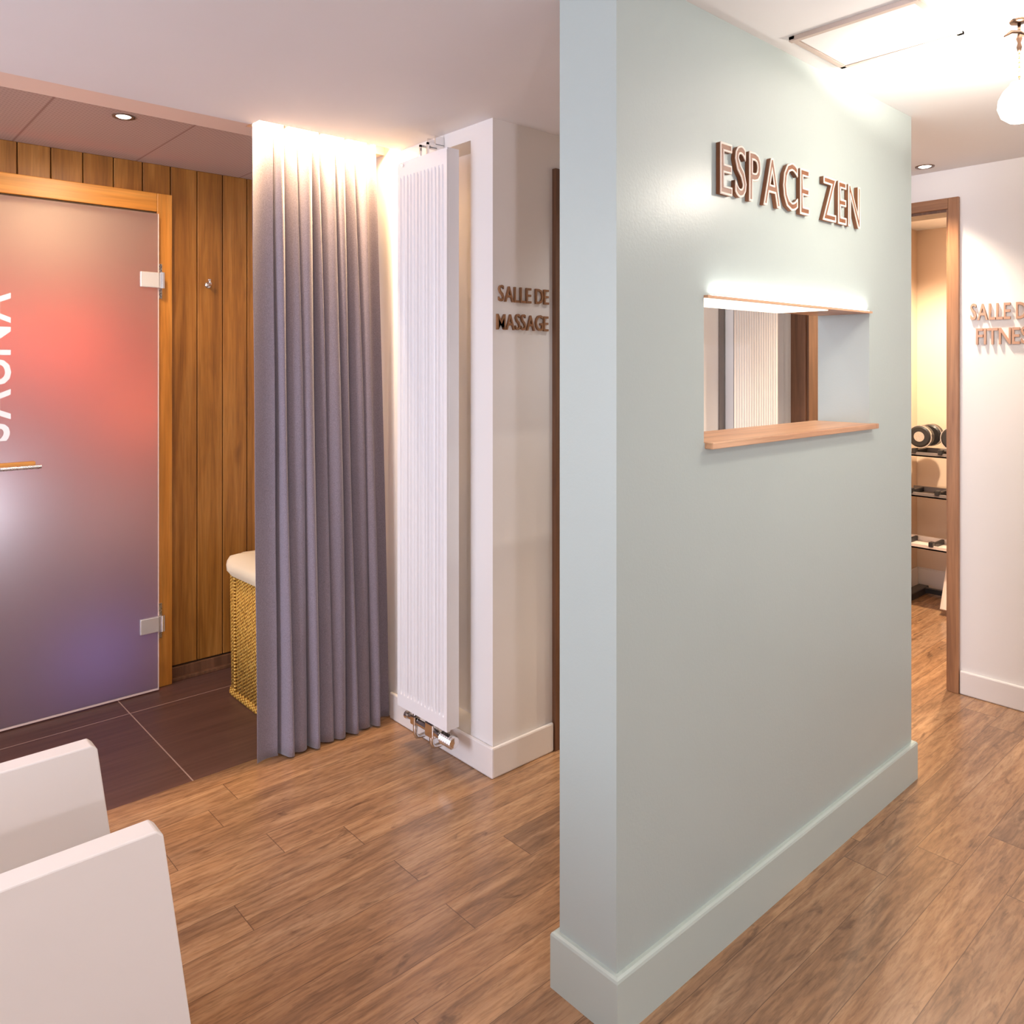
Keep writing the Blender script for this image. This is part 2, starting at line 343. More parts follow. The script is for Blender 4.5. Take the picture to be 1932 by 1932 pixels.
# left wall with a window
Y0, Y1, Z0, Z1 = 1.5, 2.8, 0.7, 2.0
struct('wall_left', B((-2.0, -1.88, -2.4, Y0, 0, H), (-2.0, -1.88, Y1, 3.6, 0, 2.34), (-2.0, -1.88, Y0, Y1, 0, Z0), (-2.0, -1.88, Y0, Y1, Z1, H)), M_white)
def window(name, ax, c, a0, a1, z0, z1):
    bars = []
    for u0, u1, w0, w1 in [(a0, a0+.05, z0, z1), (a1-.05, a1, z0, z1), (a0, a1, z0, z0+.05), (a0, a1, z1-.05, z1), ((a0+a1)/2-.02, (a0+a1)/2+.02, z0, z1)]:
        bars.append((c, c+.04, u0, u1, w0, w1) if ax == 0 else (u0, u1, c, c+.04, w0, w1))
    fr = struct(name, B(*bars), M_base)
    m, nt, p = mat('window_glass'); p.inputs['Transmission Weight'].default_value = 1; p.inputs['Roughness'].default_value = 0.02; p.inputs['IOR'].default_value = 1.45
    g = (c+.015, c+.021, a0+.04, a1-.04, z0+.04, z1-.04) if ax == 0 else (a0+.04, a1-.04, c+.015, c+.021, z0+.04, z1-.04)
    build('pane', B(g), m, fr)
window('window_1', 0, -1.95, Y0, Y1, Z0, Z1)
struct('wall_back', B((-2.0, -0.3, -2.4, -2.28, 0, H), (2.1, 3.78, -2.4, -2.28, 0, H), (-0.3, 2.1, -2.4, -2.28, 0, 0.7), (-0.3, 2.1, -2.4, -2.28, 2.1, H)), M_white)
window('window_2', 1, -2.36, -0.3, 2.1, 0.7, 2.1)

# ---- sauna wall: vertical pine boards around the doorway
bm = bmesh.new(); PW = 0.1165
DX0, DX1, DZ = 0.33, 1.205, 2.135      # outer line of the door frame
x = 1.213 - PW*26
while x < 1.735:
    a, b = x+.0018, min(x+PW-.0018, 1.738)
    if b <= DX0+.02 or a >= DX1-.02: box(bm, a, b, 3.60, 3.62, 0.062, 2.27)
    else: box(bm, a, b, 3.60, 3.62, DZ-.02, 2.27)
    x += PW
struct('wall_sauna', bm, M_pine, bevel=0.003)
struct('wall_sauna_backing', B((-2.0, DX0+.02, 3.615, 3.68, 0, 2.34), (DX1-.02, 1.86, 3.615, 3.68, 0, 2.34), (DX0, DX1, 3.615, 3.68, DZ-.02, 2.34)), M_pinedark)
struct('baseboard_sauna', B((DX1, 1.735, 3.587, 3.60, 0, 0.058), (DX1, 1.735, 3.57, 3.60, 0, 0.016)), M_dkwood, bevel=0.003)
# sauna cabin behind the door
bm = B((-0.7, -0.64, 3.68, 5.0, 0, 2.3), (1.80, 1.86, 3.68, 5.0, 0, 2.3), (-0.7, 1.86, 4.94, 5.0, 0, 2.3), (-0.7, 1.86, 3.68, 5.0, 2.27, 2.34))
struct('wall_sauna_cabin', bm, M_pine)

# ---- radiator wall (with a shallow recess), running towards the sauna
RY0, RY1 = 2.148, 2.60
struct('wall_radiator', B((1.74, 1.86, 2.03, RY0, 0, H), (1.74, 1.86, RY1, 3.68, 0, 2.34), (1.74, 1.86, 2.56, RY1, H, 2.34), (1.74, 1.86, RY0, RY1, 2.18, H), (1.74, 1.86, RY0, RY1, 0, 0.10), (1.85, 1.86, RY0, RY1, 0.1, 2.18)), M_white)
struct('wall_massage', B((1.86, 2.085, 2.03, 2.15, 0, H), (2.82, 3.66, 2.03, 2.15, 0, H), (2.085, 2.82, 2.03, 2.15, 2.05, H)), M_white)
struct('recess_shadow_strip', B((3.084, 3.120, 2.022, 2.03, 0.105, H)), M_grey)  # dark strip put in for the shadow at the radiator recess
def baseboard(name, boxes, m, bev=0.006):
    return struct(name, B(*boxes), m, bevel=bev)
baseboard('baseboard_radiator', [(1.726, 1.74, 2.016, 2.64, 0, 0.105)], M_base)
baseboard('baseboard_massage', [(1.7265, 2.02, 2.0165, 2.0295, 0, 0.1045)], M_base)
baseboard('baseboard_massage_far', [(2.89, 3.655, 2.0165, 2.0295, 0, 0.1045)], M_base)

# ---- massage room door (seen as a sliver beside the green wall)
d3 = struct('door_3', B((2.024, 2.085, 2.012, 2.03, 0, 2.105), (2.82, 2.881, 2.012, 2.03, 0, 2.105), (2.085, 2.82, 2.012, 2.03, 2.05, 2.105)), M_dkwood)
build('door_leaf', B((2.087, 2.818, 2.05, 2.09, 0.005, 2.048)), M_dkwood, d3)
bm = bmesh.new(); tube(bm, [(2.75, 2.05, 1.02), (2.75, 2.005, 1.02), (2.64, 2.005, 1.02)], 0.009); build('door_handle', bm, M_steel, d3, smooth=True)

# ---- green partition wall with the hatch opening
GX0, GX1, GY0, GY1 = 1.265, 2.785, 1.079, 1.245
OX0, OX1, OZ0, OZ1 = 1.579, 2.462, 1.213, 1.5612
struct('wall_partition', B((GX0, OX0, GY0, GY1, 0, H), (OX1, GX1, GY0, GY1, 0, H), (OX0, OX1, GY0, GY1, 0, OZ0), (OX0, OX1, GY0, GY1, OZ1, H)), M_green)
t = 0.015; bm = bmesh.new(); lp = []
for o_, z in ((t, 0.0), (t, 0.118), (t-.002, 0.123), (t-.007, 0.126), (-.001, 0.126)):
    lp.append([bm.verts.new(q) for q in ((GX0-o_, GY0-o_, z), (GX1+o_, GY0-o_, z), (GX1+o_, GY1+o_, z), (GX0-o_, GY1+o_, z))])
for a_, b_ in zip(lp, lp[1:]):
    for k in range(4): bm.faces.new([a_[k], a_[(k+1) % 4], b_[(k+1) % 4], b_[k]])
struct('baseboard_partition', bm, M_greenb)
sl = thing('window_sill', 'pale oak shelf board across the bottom of the green wall opening', 'shelf', (2.02, 1.15, 1.198))
build('board', B((OX0+.004, OX1-.0005, 1.056, GY1+.01, 1.199, 1.2145), (OX1-.001, OX1+.018, 1.056, 1.0785, 1.199, 1.2145)), M_oakx, sl, bevel=0.002)
hd = thing('header_board', 'thin oak board with a light strip lining the top of the green wall opening', 'board', (2.02, 1.15, 1.558))
build('board', B((OX0+.001, OX1-.001, 1.0795, GY1, 1.555, 1.5610), (OX0+.001, OX1-.001, 1.068, 1.0795, 1.555, 1.5610)), M_oakx, hd)
build('light_strip', B((OX0+.02, OX1-.02, 1.069, 1.075, 1.5611, 1.5622)), emit('ledge_led_diffuser', (1, .97, .92), 3), hd)
build('light_panel', B((OX0+.004, 2.20, 1.082, GY1-.004, 1.5525, 1.5549)), emit('header_light_diffuser', (1, .90, .74), 2.2), hd)
light('ledge_strip_lamp', 'AREA', (2.02, 1.0695, 1.5635), 1.0, (1, .97, .93), 0.84, 0.005, aim=(2.02, 0.99, 1.8))

# ---- right wall with the fitness room doorway
FX = 3.66
struct('wall_right', B((FX, FX+.12, -2.4, 1.262, 0, H), (FX, FX+.12, 1.91, 2.15, 0, H), (FX, FX+.12, 1.262, 1.91, 2.07, H)), M_white)
baseboard('baseboard_right', [(FX-.014, FX, -2.3, 1.218, 0, 0.10)], M_base)
d2 = struct('door_2', B((FX-.018, FX, 1.220, 1.262, 0, 2.108)), M_frame, bevel=0.002)
build('casing', B((FX-.018, FX, 1.905, 1.983, 0, 2.108)), M_dkwood, d2, bevel=0.002)  # same frame; shade on this side put into a darker wood
build('head_casing', B((FX-.018, FX, 1.262, 1.905, 2.062, 2.108)), M_framey, d2, bevel=0.002)
build('jamb_lining', B((FX-.004, FX+.124, 1.262, 1.272, 0, 2.062)), M_frame, d2)
build('jamb_lining', B((FX-.004, FX+.124, 1.895, 1.905, 0, 2.062)), M_dkwood, d2)  # darker copy of the frame wood stands for shade on this jamb
build('head_lining', B((FX-.004, FX+.124, 1.272, 1.895, 2.05, 2.062)), M_dkwood, d2)  # darker wood here too, for the shaded underside
# fitness room shell
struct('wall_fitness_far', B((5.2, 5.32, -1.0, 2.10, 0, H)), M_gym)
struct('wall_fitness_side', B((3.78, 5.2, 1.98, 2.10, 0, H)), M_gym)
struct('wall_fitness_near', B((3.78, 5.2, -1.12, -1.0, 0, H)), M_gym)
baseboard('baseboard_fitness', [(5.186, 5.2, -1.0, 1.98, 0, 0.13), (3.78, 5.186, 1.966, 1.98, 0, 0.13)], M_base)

# ================================================================ sauna door
door = thing('door_1', 'frosted glass sauna door glowing red, in a pine frame', 'door', (0.77, 3.55, 0)); door['kind'] = 'structure'
FY0 = 3.555
build('frame_jamb', B((1.142, DX1, FY0, 3.615, 0.0, DZ)), M_pinef, door, bevel=0.003)
build('frame_jamb', B((DX0, 0.393, FY0, 3.615, 0.0, DZ)), M_pinef, door, bevel=0.003)
build('frame_head', B((0.393, 1.142, FY0, 3.615, 2.055, DZ)), M_pinefx, door, bevel=0.003)
build('gap_block_strip', B((0.393, 1.142, 3.565, 3.60, 2.015, 2.0555)), M_pinedark, door)  # dark strip added to close the gap and block the cabin lamp
build('threshold', B((0.393, 1.142, 3.54, 3.66, 0.0, 0.012)), M_dkwood, door)
gl = build('glass_panel', B((0.40, 1.134, 3.520, 3.528, 0.014, 2.040)), M_frost, door); tag(gl, 'frosted glass')
edge = build('edge_seal', B((1.1335, 1.1375, 3.519, 3.529, 0.006, 2.040), (0.40, 1.1335, 3.519, 3.529, 0.006, 0.0135)), paint('pale_seal', (0.80, 0.60, 0.52), 0.4, 0, 0), door)
for zc in (1.755, 0.29):
    hb = build('hinge', B((1.058, 1.135, 3.504, 3.5195, zc-.033, zc+.033)), M_satin, door, bevel=0.003)
    bm = bmesh.new(); tube(bm, [(1.147, 3.512, zc-.034), (1.147, 3.512, zc+.034)], 0.012, 16)
    build('knuckle', bm, M_chrome, hb, smooth=False)
    build('wall_plate', B((1.141, 1.160, 3.548, 3.555, zc-.075, zc+.075), (1.142, 1.152, 3.52, 3.55, zc-.03, zc+.03)), M_steel, hb, bevel=0.001)
bm = bmesh.new(); tube(bm, [(0.44, 3.475, 1.003), (0.688, 3.475, 1.003)], 0.008, 16)
hn = build('handle', bm, M_steel, door); tag(hn, 'steel horizontal pull bar')
build('handle_grip', B((0.44, 0.672, 3.485, 3.508, 1.003, 1.024)), M_pinefx, hn, bevel=0.004)
bm = bmesh.new(); tube(bm, [(0.47, 3.475, 1.003), (0.47, 3.5195, 1.003)], 0.006); tube(bm, [(0.655, 3.475, 1.003), (0.655, 3.5195, 1.003)], 0.006); build('handle_post', bm, M_steel, hn)
# coloured point lamps added inside the cabin to tint the frosted pane
def glow(x, y, z, e, c, r=0.06): light('pane_tint_lamp', 'POINT', (x, y, z), e, c, r)
glow(0.70, 3.80, 1.97, 4.8, (1.0, 0.66, 0.36), 0.1)
glow(0.78, 3.80, 1.50, 4.6, (1.0, 0.08, 0.045), 0.1)
glow(0.45, 3.76, 1.50, 2.6, (1.0, 0.14, 0.10), 0.1)
glow(1.04, 3.80, 1.20, 2.8, (1.0, 0.14, 0.045), 0.1)
glow(0.42, 3.72, 0.86, 4.2, (0.82, 0.86, 1.0), 0.08)
glow(0.95, 3.82, 0.78, 0.9, (1.0, 0.6, 0.5), 0.1)
glow(0.90, 3.76, 0.22, 0.8, (0.26, 0.22, 1.0), 0.1)

# ================================================================ writing
def glyph(ch, bold, rim=None):
    c = bpy.data.curves.new('t', 'FONT'); c.body = ch; c.size = 1; c.offset = bold; c.resolution_u = 3
    if rim: c.fill_mode = 'NONE'; c.bevel_depth = rim; c.bevel_resolution = 1
    else: c.extrude = 0.5
    o = bpy.data.objects.new('t', c); COL.objects.link(o); bpy.context.view_layer.update()
    me = bpy.data.meshes.new_from_object(o.evaluated_get(bpy.context.evaluated_depsgraph_get()))
    bpy.data.objects.remove(o); bpy.data.curves.remove(c)
    xs = [v.co.x for v in me.vertices]; ys = [v.co.y for v in me.vertices]
    return me, min(xs), max(xs), min(ys), max(ys)
def writing(parent, text, org, right, up, width, height, depth, mf, ms, bold=0.02, gap=0.09, space=0.42, name='letter', rim=None):
    """letters laid along right from org (bottom-left), each its own mesh"""
    right, up, org = Vector(right), Vector(up), Vector(org); nrm = right.cross(up)
    gl, cur = [], 0.0
    for ch in text:
        if ch == ' ': cur += space; continue
        me, x0, x1, y0, y1 = glyph(ch, bold); gl.append((ch, me, x0, cur, y0, y1)); cur += (x1-x0)+gap
    sx = width/(cur-gap); sy = height/0.729
    off = wloc(parent)
    for ch, me, x0, cu, y0, y1 in gl:
        def place(q, dep):
            u = (q.x-x0+cu)*sx; w = q.y*sy if ch not in 'SCG' else (q.y-y0)/(y1-y0)*height
            return org + right*u + up*w + nrm*dep
        def link(me, off):
            me.update(); me.name = name; o = bpy.data.objects.new(name, me); COL.objects.link(o); return o
        for v in me.vertices: v.co = place(v.co, (v.co.z+0.5)*depth) - off
        me.materials.append(mf); me.materials.append(ms); o = link(me, off); o.parent = parent
        for p in me.polygons: p.material_index = 0 if abs(p.normal.dot(nrm)) > 0.7 else 1
        if rim:
            mr = glyph(ch, bold-rim*0.6, rim)[0]
            for v in mr.vertices: v.co = place(v.co, depth + v.co.z*sy*0.7) - off
            mr.materials.append(M_letf); r_ = link(mr, off); r_.name = 'letter_rim'; r_.parent = o
s = thing('wall_lettering', 'large cream and copper ESPACE ZEN letters on the green wall', 'sign', (1.98, 1.079, 1.8))
writing(s, 'ESPACE ZEN', (1.628, 1.078, 1.808), (1, 0, 0), (0, 0, 1), 0.742, 0.127, 0.012, M_lets, M_lets, 0.012, 0.13, 0.55, rim=0.017)
s = thing('wall_lettering', 'small bronze SALLE DE MASSAGE letters on the white wall beside the radiator', 'sign', (1.88, 2.03, 1.5))
writing(s, 'SALLE DE', (1.762, 2.0295, 1.612), (1, 0, 0), (0, 0, 1), 0.238, 0.056, 0.008, M_letb, M_letb, 0.005, 0.06, 0.3)
writing(s, 'MASSAGE', (1.754, 2.0295, 1.516), (1, 0, 0), (0, 0, 1), 0.244, 0.056, 0.008, M_letb, M_letb, 0.005, 0.06, 0.3)
s = thing('wall_lettering', 'copper SALLE DE FITNESS letters on the white wall right of the gym doorway', 'sign', (FX, 1.05, 1.5))
writing(s, 'SALLE DE', (FX-.0005, 1.178, 1.582), (0, -1, 0), (0, 0, 1), 0.232, 0.070, 0.008, M_leto, M_letb, 0.012, 0.06, 0.3)
writing(s, 'FITNESS', (FX-.0005, 1.156, 1.480), (0, -1, 0), (0, 0, 1), 0.222, 0.070, 0.008, M_leto, M_letb, 0.012, 0.06, 0.3)
# SAUNA, reading upwards on the glass: right of the letters is up, their up is to the left
writing(door, 'SAUNA', (0.5925, 3.5195, 1.105), (0, 0, 1), (-1, 0, 0), 0.565, 0.125, 0.001, M_vinyl, M_vinyl, 0.015, 0.09, name='vinyl_letter')

# ================================================================ curtain
def curtain():
    bm = bmesh.new(); NU, NV = 420, 60; grid = []
    amps = [random.uniform(0.8, 1.15) for _ in range(14)]
    for j in range(NV+1):
        z = 0.006 + (2.262-0.006)*j/NV; zt = z/2.262
        xl = 1.182 - 0.020*zt; xr = 1.728 - 0.062*zt**1.3
        row = []
        for i in range(NU+1):
            s = i/NU
            if s < 0.13:
                X = xl + (0.078)*(s/0.13); Yv = 2.640 + 0.012*math.sin(s/0.13*PI*0.9) - 0.002*math.sin(z*6)
                flat = True
            elif s > 0.90:
                q = (s-0.90)/0.10; xs = xl+0.078 + (xr-xl-0.078)*0.90
                X = xs + (xr-xs)*q; Yv = 2.655 + 0.010*math.sin(q*PI*1.2+0.3)
            else:
                q = (s-0.13)/0.77; n = 8; ph = 2*PI*n*q
                xe = xl+0.078 + (xr-xl-0.078)*0.90
                xe = xl+0.078 + (xr-xl-0.078)*0.90
                pitch = (xe-xl-0.078)/n; am = amps[int(q*n) % 14]
                env = min(1, q*n*2.5, (1-q)*n*2.5)
                sn = abs(math.sin(ph/2)); D = (0.95+0.50*(1-zt))*am
                X = xl+0.078 + (xe-xl-0.078)*q + 0.007*math.sin(z*1.1+q*31) - 0.09*pitch*math.sin(ph)
                Yv = 2.692 - D*env*(0.046*(1-math.exp(-(sn/0.30)**2)) + 0.016*sn*sn) + 0.008*math.sin(ph+0.6)*env - 0.004*math.sin(z*3+q*20)
            row.append(bm.verts.new((X, Yv, z)))
        grid.append(row)
    for j in range(NV):
        for i in range(NU): bm.faces.new([grid[j][i], grid[j][i+1], grid[j+1][i+1], grid[j+1][i]])
    return bm
ct = thing('curtain', 'floor-length lilac grey pleated curtain hanging at the sauna alcove', 'curtain', (1.45, 2.65, 0.006))
cf = build('curtain_cloth', curtain(), M_cloth, ct, smooth=True)
so = cf.modifiers.new('thick', 'SOLIDIFY'); so.thickness = 0.0016
rl = thing('curtain_rail', 'slim white curtain track recessed in the ceiling slot above the curtain', 'curtain rail', (1.45, 2.65, 2.264))
build('track', B((1.168, 1.72, 2.63, 2.67, 2.2655, 2.28)), M_base, rl)
ls = thing('led_strip', 'warm glowing light strip in the ceiling slot in front of the curtain', 'light', (1.44, 2.595, 2.29))
build('channel', B((1.17, 1.72, 2.5855, 2.604, 2.294, 2.3015)), M_base, ls)
build('diffuser', B((1.172, 1.718, 2.588, 2.602, 2.291, 2.294)), M_led, ls)
light('led_strip_or_extra_lamp', 'AREA', (1.44, 2.595, 2.288), 30, (1, 0.70, 0.38), 0.52, 0.012, aim=(1.44, 2.615, 1.2))
light('led_strip_or_extra_lamp', 'AREA', (1.715, 2.60, 2.225), 1.5, (1, 0.60, 0.22), 0.03, 0.05, aim=(1.75, 2.585, 1.4))  # extra lamp added at the strip's end to yellow the wall beside it

# ================================================================ radiators
def radiator_x(label, X, Y0, Y1, Z0, Z1, wallx):
    """tall panel radiator facing -X"""
    r = thing('radiator', label, 'radiator', (X, (Y0+Y1)/2, Z0), 'tall white panel radiators')
    bm = bmesh.new(); n = 13; NS = n*8; Wd = Y1-Y0; rows = []
    zs = [Z0, Z0+.045, Z0+.060, Z1-.060, Z1-.045, Z1]
    for z in zs:
        dep = 0 if (z < Z0+.05 or z > Z1-.05) else 1
        row = []
        for i in range(NS+1):
            u = i/NS; m_ = 0.012; yy = Y0 + u*Wd
            g = (u*Wd-m_)/(Wd-2*m_); f = g*n
            if 0 < g < 1:
                fr = f-math.floor(f); groove = max(0, 1-abs(fr-0.5)/0.22)
            else: groove = 0
            row.append(bm.verts.new((X+0.0115*min(1, groove*1.4)*dep, yy, z)))
        rows.append(row)
    for j in range(len(zs)-1):
        for i in range(NS): bm.faces.new([rows[j][i], rows[j][i+1], rows[j+1][i+1], rows[j+1][i]])
    # sides of the front sheet
    for i in (0, NS):
        L = [rows[j][i] for j in range(len(zs))]; Bk = [bm.verts.new((X+.014, v.co.y, v.co.z)) for v in L]
        for j in range(len(zs)-1): bm.faces.new([L[j], L[j+1], Bk[j+1], Bk[j]])
    return r, bm
r, bm = radiator_x('tall white ribbed radiator in the wall recess beside the curtain', 1.63, 2.141, 2.439, 0.146, 2.128, 1.74)
build('front_panel', bm, M_rad, r)
build('side_cover', B((1.640, 1.682, 2.1405, 2.147, 0.150, 2.134)), M_rad, r, bevel=0.001)
build('side_cover', B((1.640, 1.682, 2.433, 2.4395, 0.150, 2.134)), M_rad, r, bevel=0.001)
build('back_panel', B((1.672, 1.680, 2.147, 2.433, 0.150, 2.128)), M_rad, r)
build('top_cover', B((1.632, 1.682, 2.141, 2.439, 2.128, 2.136)), M_rad, r, bevel=0.001)
for yy in (2.30, 2.345):
    bm = B((1.70, 1.739, yy, yy+.006, 2.19, 2.222), (1.664, 1.739, yy, yy+.006, 2.184, 2.192), (1.664, 1.672, yy, yy+.006, 2.137, 2.192))
    b_ = build('bracket', bm, M_chrome, r)
bm = bmesh.new(); tube(bm, [(1.650, 2.40, 2.120), (1.622, 2.40, 2.120)], 0.006); bv = build('bleed_valve', bm, M_chrome, r)
# valves and pipes under the radiator
bm = bmesh.new(); tube(bm, [(1.655, 2.16, 0.108), (1.655, 2.34, 0.108)], 0.013, 14)
build('valve_bar', bm, M_chrome, r)
build('valve_block', B((1.640, 1.668, 2.235, 2.285, 0.085, 0.135)), M_chrome, r, bevel=0.004)
build('valve_block', B((1.640, 1.668, 2.345, 2.375, 0.095, 0.128)), M_chrome, r, bevel=0.004)
bm = bmesh.new(); prof = []
for k in range(13): prof += [(0.023 if k % 2 else 0.0200, k*0.0055)]
lathe(bm, (1.652, 2.128, 0.108), [(0.0, -0.002), (0.017, 0.0)] + prof + [(0.017, 0.072), (0.013, 0.082), (0.013, 0.105)], 1, 20)
tv = build('thermostat_knob', bm, M_chrome, r); tag(tv, 'ribbed chrome thermostat knob')
for yy in (2.26, 2.36):
    bm = bmesh.new(); tube(bm, [(1.654, yy, 0.146), (1.654, yy, 0.06), (1.660, yy, 0.048), (1.672, yy, 0.045), (1.727, yy, 0.045)], 0.0085, 12)
    build('pipe', bm, M_chrome, r, smooth=True)
bm = bmesh.new(); tube(bm, [(1.654, 2.36, 0.112), (1.654, 2.40, 0.112)], 0.010, 12); lathe(bm, (1.654, 2.40, 0.112), [(0, 0), (0.014, 0.001), (0.014, 0.016), (0, 0.018)], 1, 16)
build('lockshield', bm, M_chrome, r)
# second radiator on the far wall, seen through the opening
def radiator_y():
    Y = 1.975; X0, X1, Z0, Z1 = 3.125, 3.505, 0.15, 2.13
    r = thing('radiator', 'far white ribbed radiator seen through the green wall opening', 'radiator', ((X0+X1)/2, Y, Z0), 'tall white panel radiators')
    bm = bmesh.new(); n = 17; NS = n*8; Wd = X1-X0; rows = []; zs = [Z0, Z0+.045, Z0+.060, Z1-.060, Z1-.045, Z1]
    for z in zs:
        dep = 0 if (z < Z0+.05 or z > Z1-.05) else 1
        row = []
        for i in range(NS+1):
            u = i/NS; g = (u*Wd-.012)/(Wd-.024); f = g*n
            groove = max(0, 1-abs(f-math.floor(f)-0.5)/0.22) if 0 < g < 1 else 0
            row.append(bm.verts.new((X0+u*Wd, Y+0.0115*min(1, groove*1.4)*dep, z)))
        rows.append(row)
    for j in range(len(zs)-1):
        for i in range(NS): bm.faces.new([rows[j][i], rows[j][i+1], rows[j+1][i+1], rows[j+1][i]])
    build('front_panel', bm, M_rad, r)
    build('side_cover', B((X0, X0+.006, Y+.004, Y+.045, Z0, Z1+.004)), M_rad, r); build('side_cover', B((X1-.006, X1, Y+.004, Y+.045, Z0, Z1+.004)), M_rad, r)
    build('back_panel', B((X0+.006, X1-.006, Y+.037, Y+.045, Z0, Z1)), M_rad, r)
    for xx in (X0+.1, X1-.14): build('bracket', B((xx, xx+.04, Y+.045, 2.0298, Z1-.15, Z1-.10)), M_rad, r)
radiator_y()

# ================================================================ laundry basket
lb = thing('laundry_basket', 'tall golden wicker laundry basket with cream liner, half behind the curtain', 'basket', (1.52, 3.15, 0))
def rrect(x0, x1, y0, y1, r, n=6):
    pts = []
    for cx, cy, a0 in ((x1-r, y1-r, 0), (x0+r, y1-r, PI/2), (x0+r, y0+r, PI), (x1-r, y0+r, 1.5*PI)):
        for k in range(n+1): a = a0 + PI/2*k/n; pts.append((cx+r*math.cos(a), cy+r*math.sin(a)))
    return pts
def ringloft(bm, rings):
    rows = [[bm.verts.new((x, y, z)) for x, y in pts] for pts, z in rings]
    n = len(rows[0])
    for a, b in zip(rows, rows[1:]):
        for k in range(n): bm.faces.new([a[k], a[(k+1) % n], b[(k+1) % n], b[k]])
    return rows
bm = bmesh.new(); rows = ringloft(bm, [(rrect(1.352, 1.69, 2.93, 3.315, .05), 0.03), (rrect(1.350, 1.692, 2.925, 3.32, .05), 0.3), (rrect(1.348, 1.694, 2.92, 3.322, .05), 0.555)])
bm.faces.new(rows[0][::-1]); bm.faces.new(rows[-1]); build('basket_body', bm, M_wick, lb, smooth=True)
bm = bmesh.new(); rows = ringloft(bm, [(rrect(1.349, 1.695, 2.925, 3.318, .05), 0.0), (rrect(1.345, 1.697, 2.922, 3.321, .05), 0.012), (rrect(1.349, 1.695, 2.925, 3.318, .05), 0.03)]); bm.faces.new(rows[0][::-1]); bm.faces.new(rows[-1]); build('base_rim', bm, M_wick, lb, smooth=True)
bm = bmesh.new(); tube(bm, [(1.348, 3.225, 0.03), (1.346, 3.227, 0.55)], 0.005, 8); build('corner_cane', bm, M_wick, lb)
bm = bmesh.new(); rings = []
for o_, z in ((0.004, 0.515), (0.018, 0.535), (0.020, 0.560), (0.008, 0.578), (-0.03, 0.590), (-0.08, 0.597), (-0.13, 0.590)):
    pts = rrect(1.346-o_, 1.698+o_, 2.918-o_, 3.324+o_, max(.02, .08+o_))
    pts = [(px+0.003*math.sin(k*1.9), py+0.003*math.cos(k*2.3)) for k, (px, py) in enumerate(pts)]
    rings.append((pts, z))
rows = ringloft(bm, rings); bm.faces.new(rows[-1])
for v in bm.verts: v.co.z += 0.006*math.sin(v.co.x*60+v.co.y*33)
ln = build('liner', bm, M_linen, lb, smooth=True); tag(ln, 'cream cloth liner folded over the rim')

# ================================================================ coat hook
hk = thing('coat_hook', 'small metal coat hook on the pine panelling right of the sauna door', 'hook', (1.377, 3.60, 1.757))
bm = bmesh.new(); lathe(bm, (1.377, 3.5995, 1.757), [(0.0, -0.006), (0.013, -0.005), (0.015, 0.0)], 1, 20); build('rosette', bm, M_steel, hk, smooth=True)
bm = bmesh.new(); tube(bm, [(1.377, 3.596, 1.757), (1.377, 3.570, 1.755), (1.372, 3.555, 1.760), (1.366, 3.552, 1.774)], 0.0055, 10)
lathe(bm, (1.366, 3.552, 1.776), [(0, -.007), (.007, -.003), (.007, .003), (0, .007)], 2, 12); build('peg', bm, M_steel, hk, smooth=True)

# ================================================================ downlights and ceiling things
def downlight(name, x, y, z, label, m=None, ring=None, r=0.032):
    t_ = thing(name, label, 'ceiling light', (x, y, z), 'recessed downlights')
    bm = bmesh.new(); lathe(bm, (x, y, z), [(r, -0.002), (r*1.45, -0.004), (r*1.5, 0.0)], 2, 32); 
    for f in [f for f in bm.faces if len(f.verts) > 4]: bm.faces.remove(f)
    build('trim_ring', bm, ring or M_base, t_, smooth=True)
    bm = bmesh.new(); lathe(bm, (x, y, z), [(0.0, -0.0055), (r*0.7, -0.0045), (r*0.98, -0.001)], 2, 24); build('lamp_lens', bm, M_lens, t_, smooth=True)
downlight('downlight', 0.844, 2.98, 2.2698, 'lit recessed downlight in the panelled ceiling before the sauna door', ring=M_ringbr, r=0.025)
downlight('downlight', 3.525, 1.311, H-.0002, 'lit recessed downlight in the ceiling near the gym doorway', ring=M_ringbr, r=0.025)
downlight('downlight', 0.3, 0.9, H-.0002, 'added fill downlight in the ceiling above the armchair')
downlight('downlight', -0.6, -0.6, H-.0002, 'added fill downlight in the ceiling behind the viewer')
downlight('downlight', 2.6, -0.5, H-.0002, 'added fill downlight in the ceiling right of the access hatch')
downlight('downlight', 1.93, 0.52, H-.0002, 'recessed downlight washing the front of the green wall')
downlight('downlight', 2.35, 1.62, H-.0002, 'unseen fill downlight in the corridor behind the green wall')
downlight('downlight', 4.45, 1.45, H-.0002, 'unseen fill downlight in the gym ceiling')
ht = thing('access_hatch', 'square white access hatch in the ceiling beside the green wall', 'ceiling hatch', (2.02, 0.87, H))
hx0, hx1, hy0, hy1 = 1.872, 2.165, 0.712, 1.024
build('hatch_frame', B((hx0, hx0+.014, hy0, hy1, H-.012, H-.0003), (hx1-.014, hx1, hy0, hy1, H-.008, H-.0003), (hx0, hx1, hy0, hy0+.014, H-.008, H-.0003), (hx0, hx1, hy1-.014, hy1, H-.008, H-.0003)), M_hatchf, ht)
build('hatch_panel', B((hx0+.017, hx1-.017, hy0+.017, hy1-.017, H-.007, H-.0003)), M_hatch, ht, bevel=0.001)
wl = thing('fill_uplighter', 'added white half-bowl uplighter, unseen on the wall behind the viewer', 'lamp', (-1.2, -2.28, 1.7))  # added fixture that houses the ceiling fill
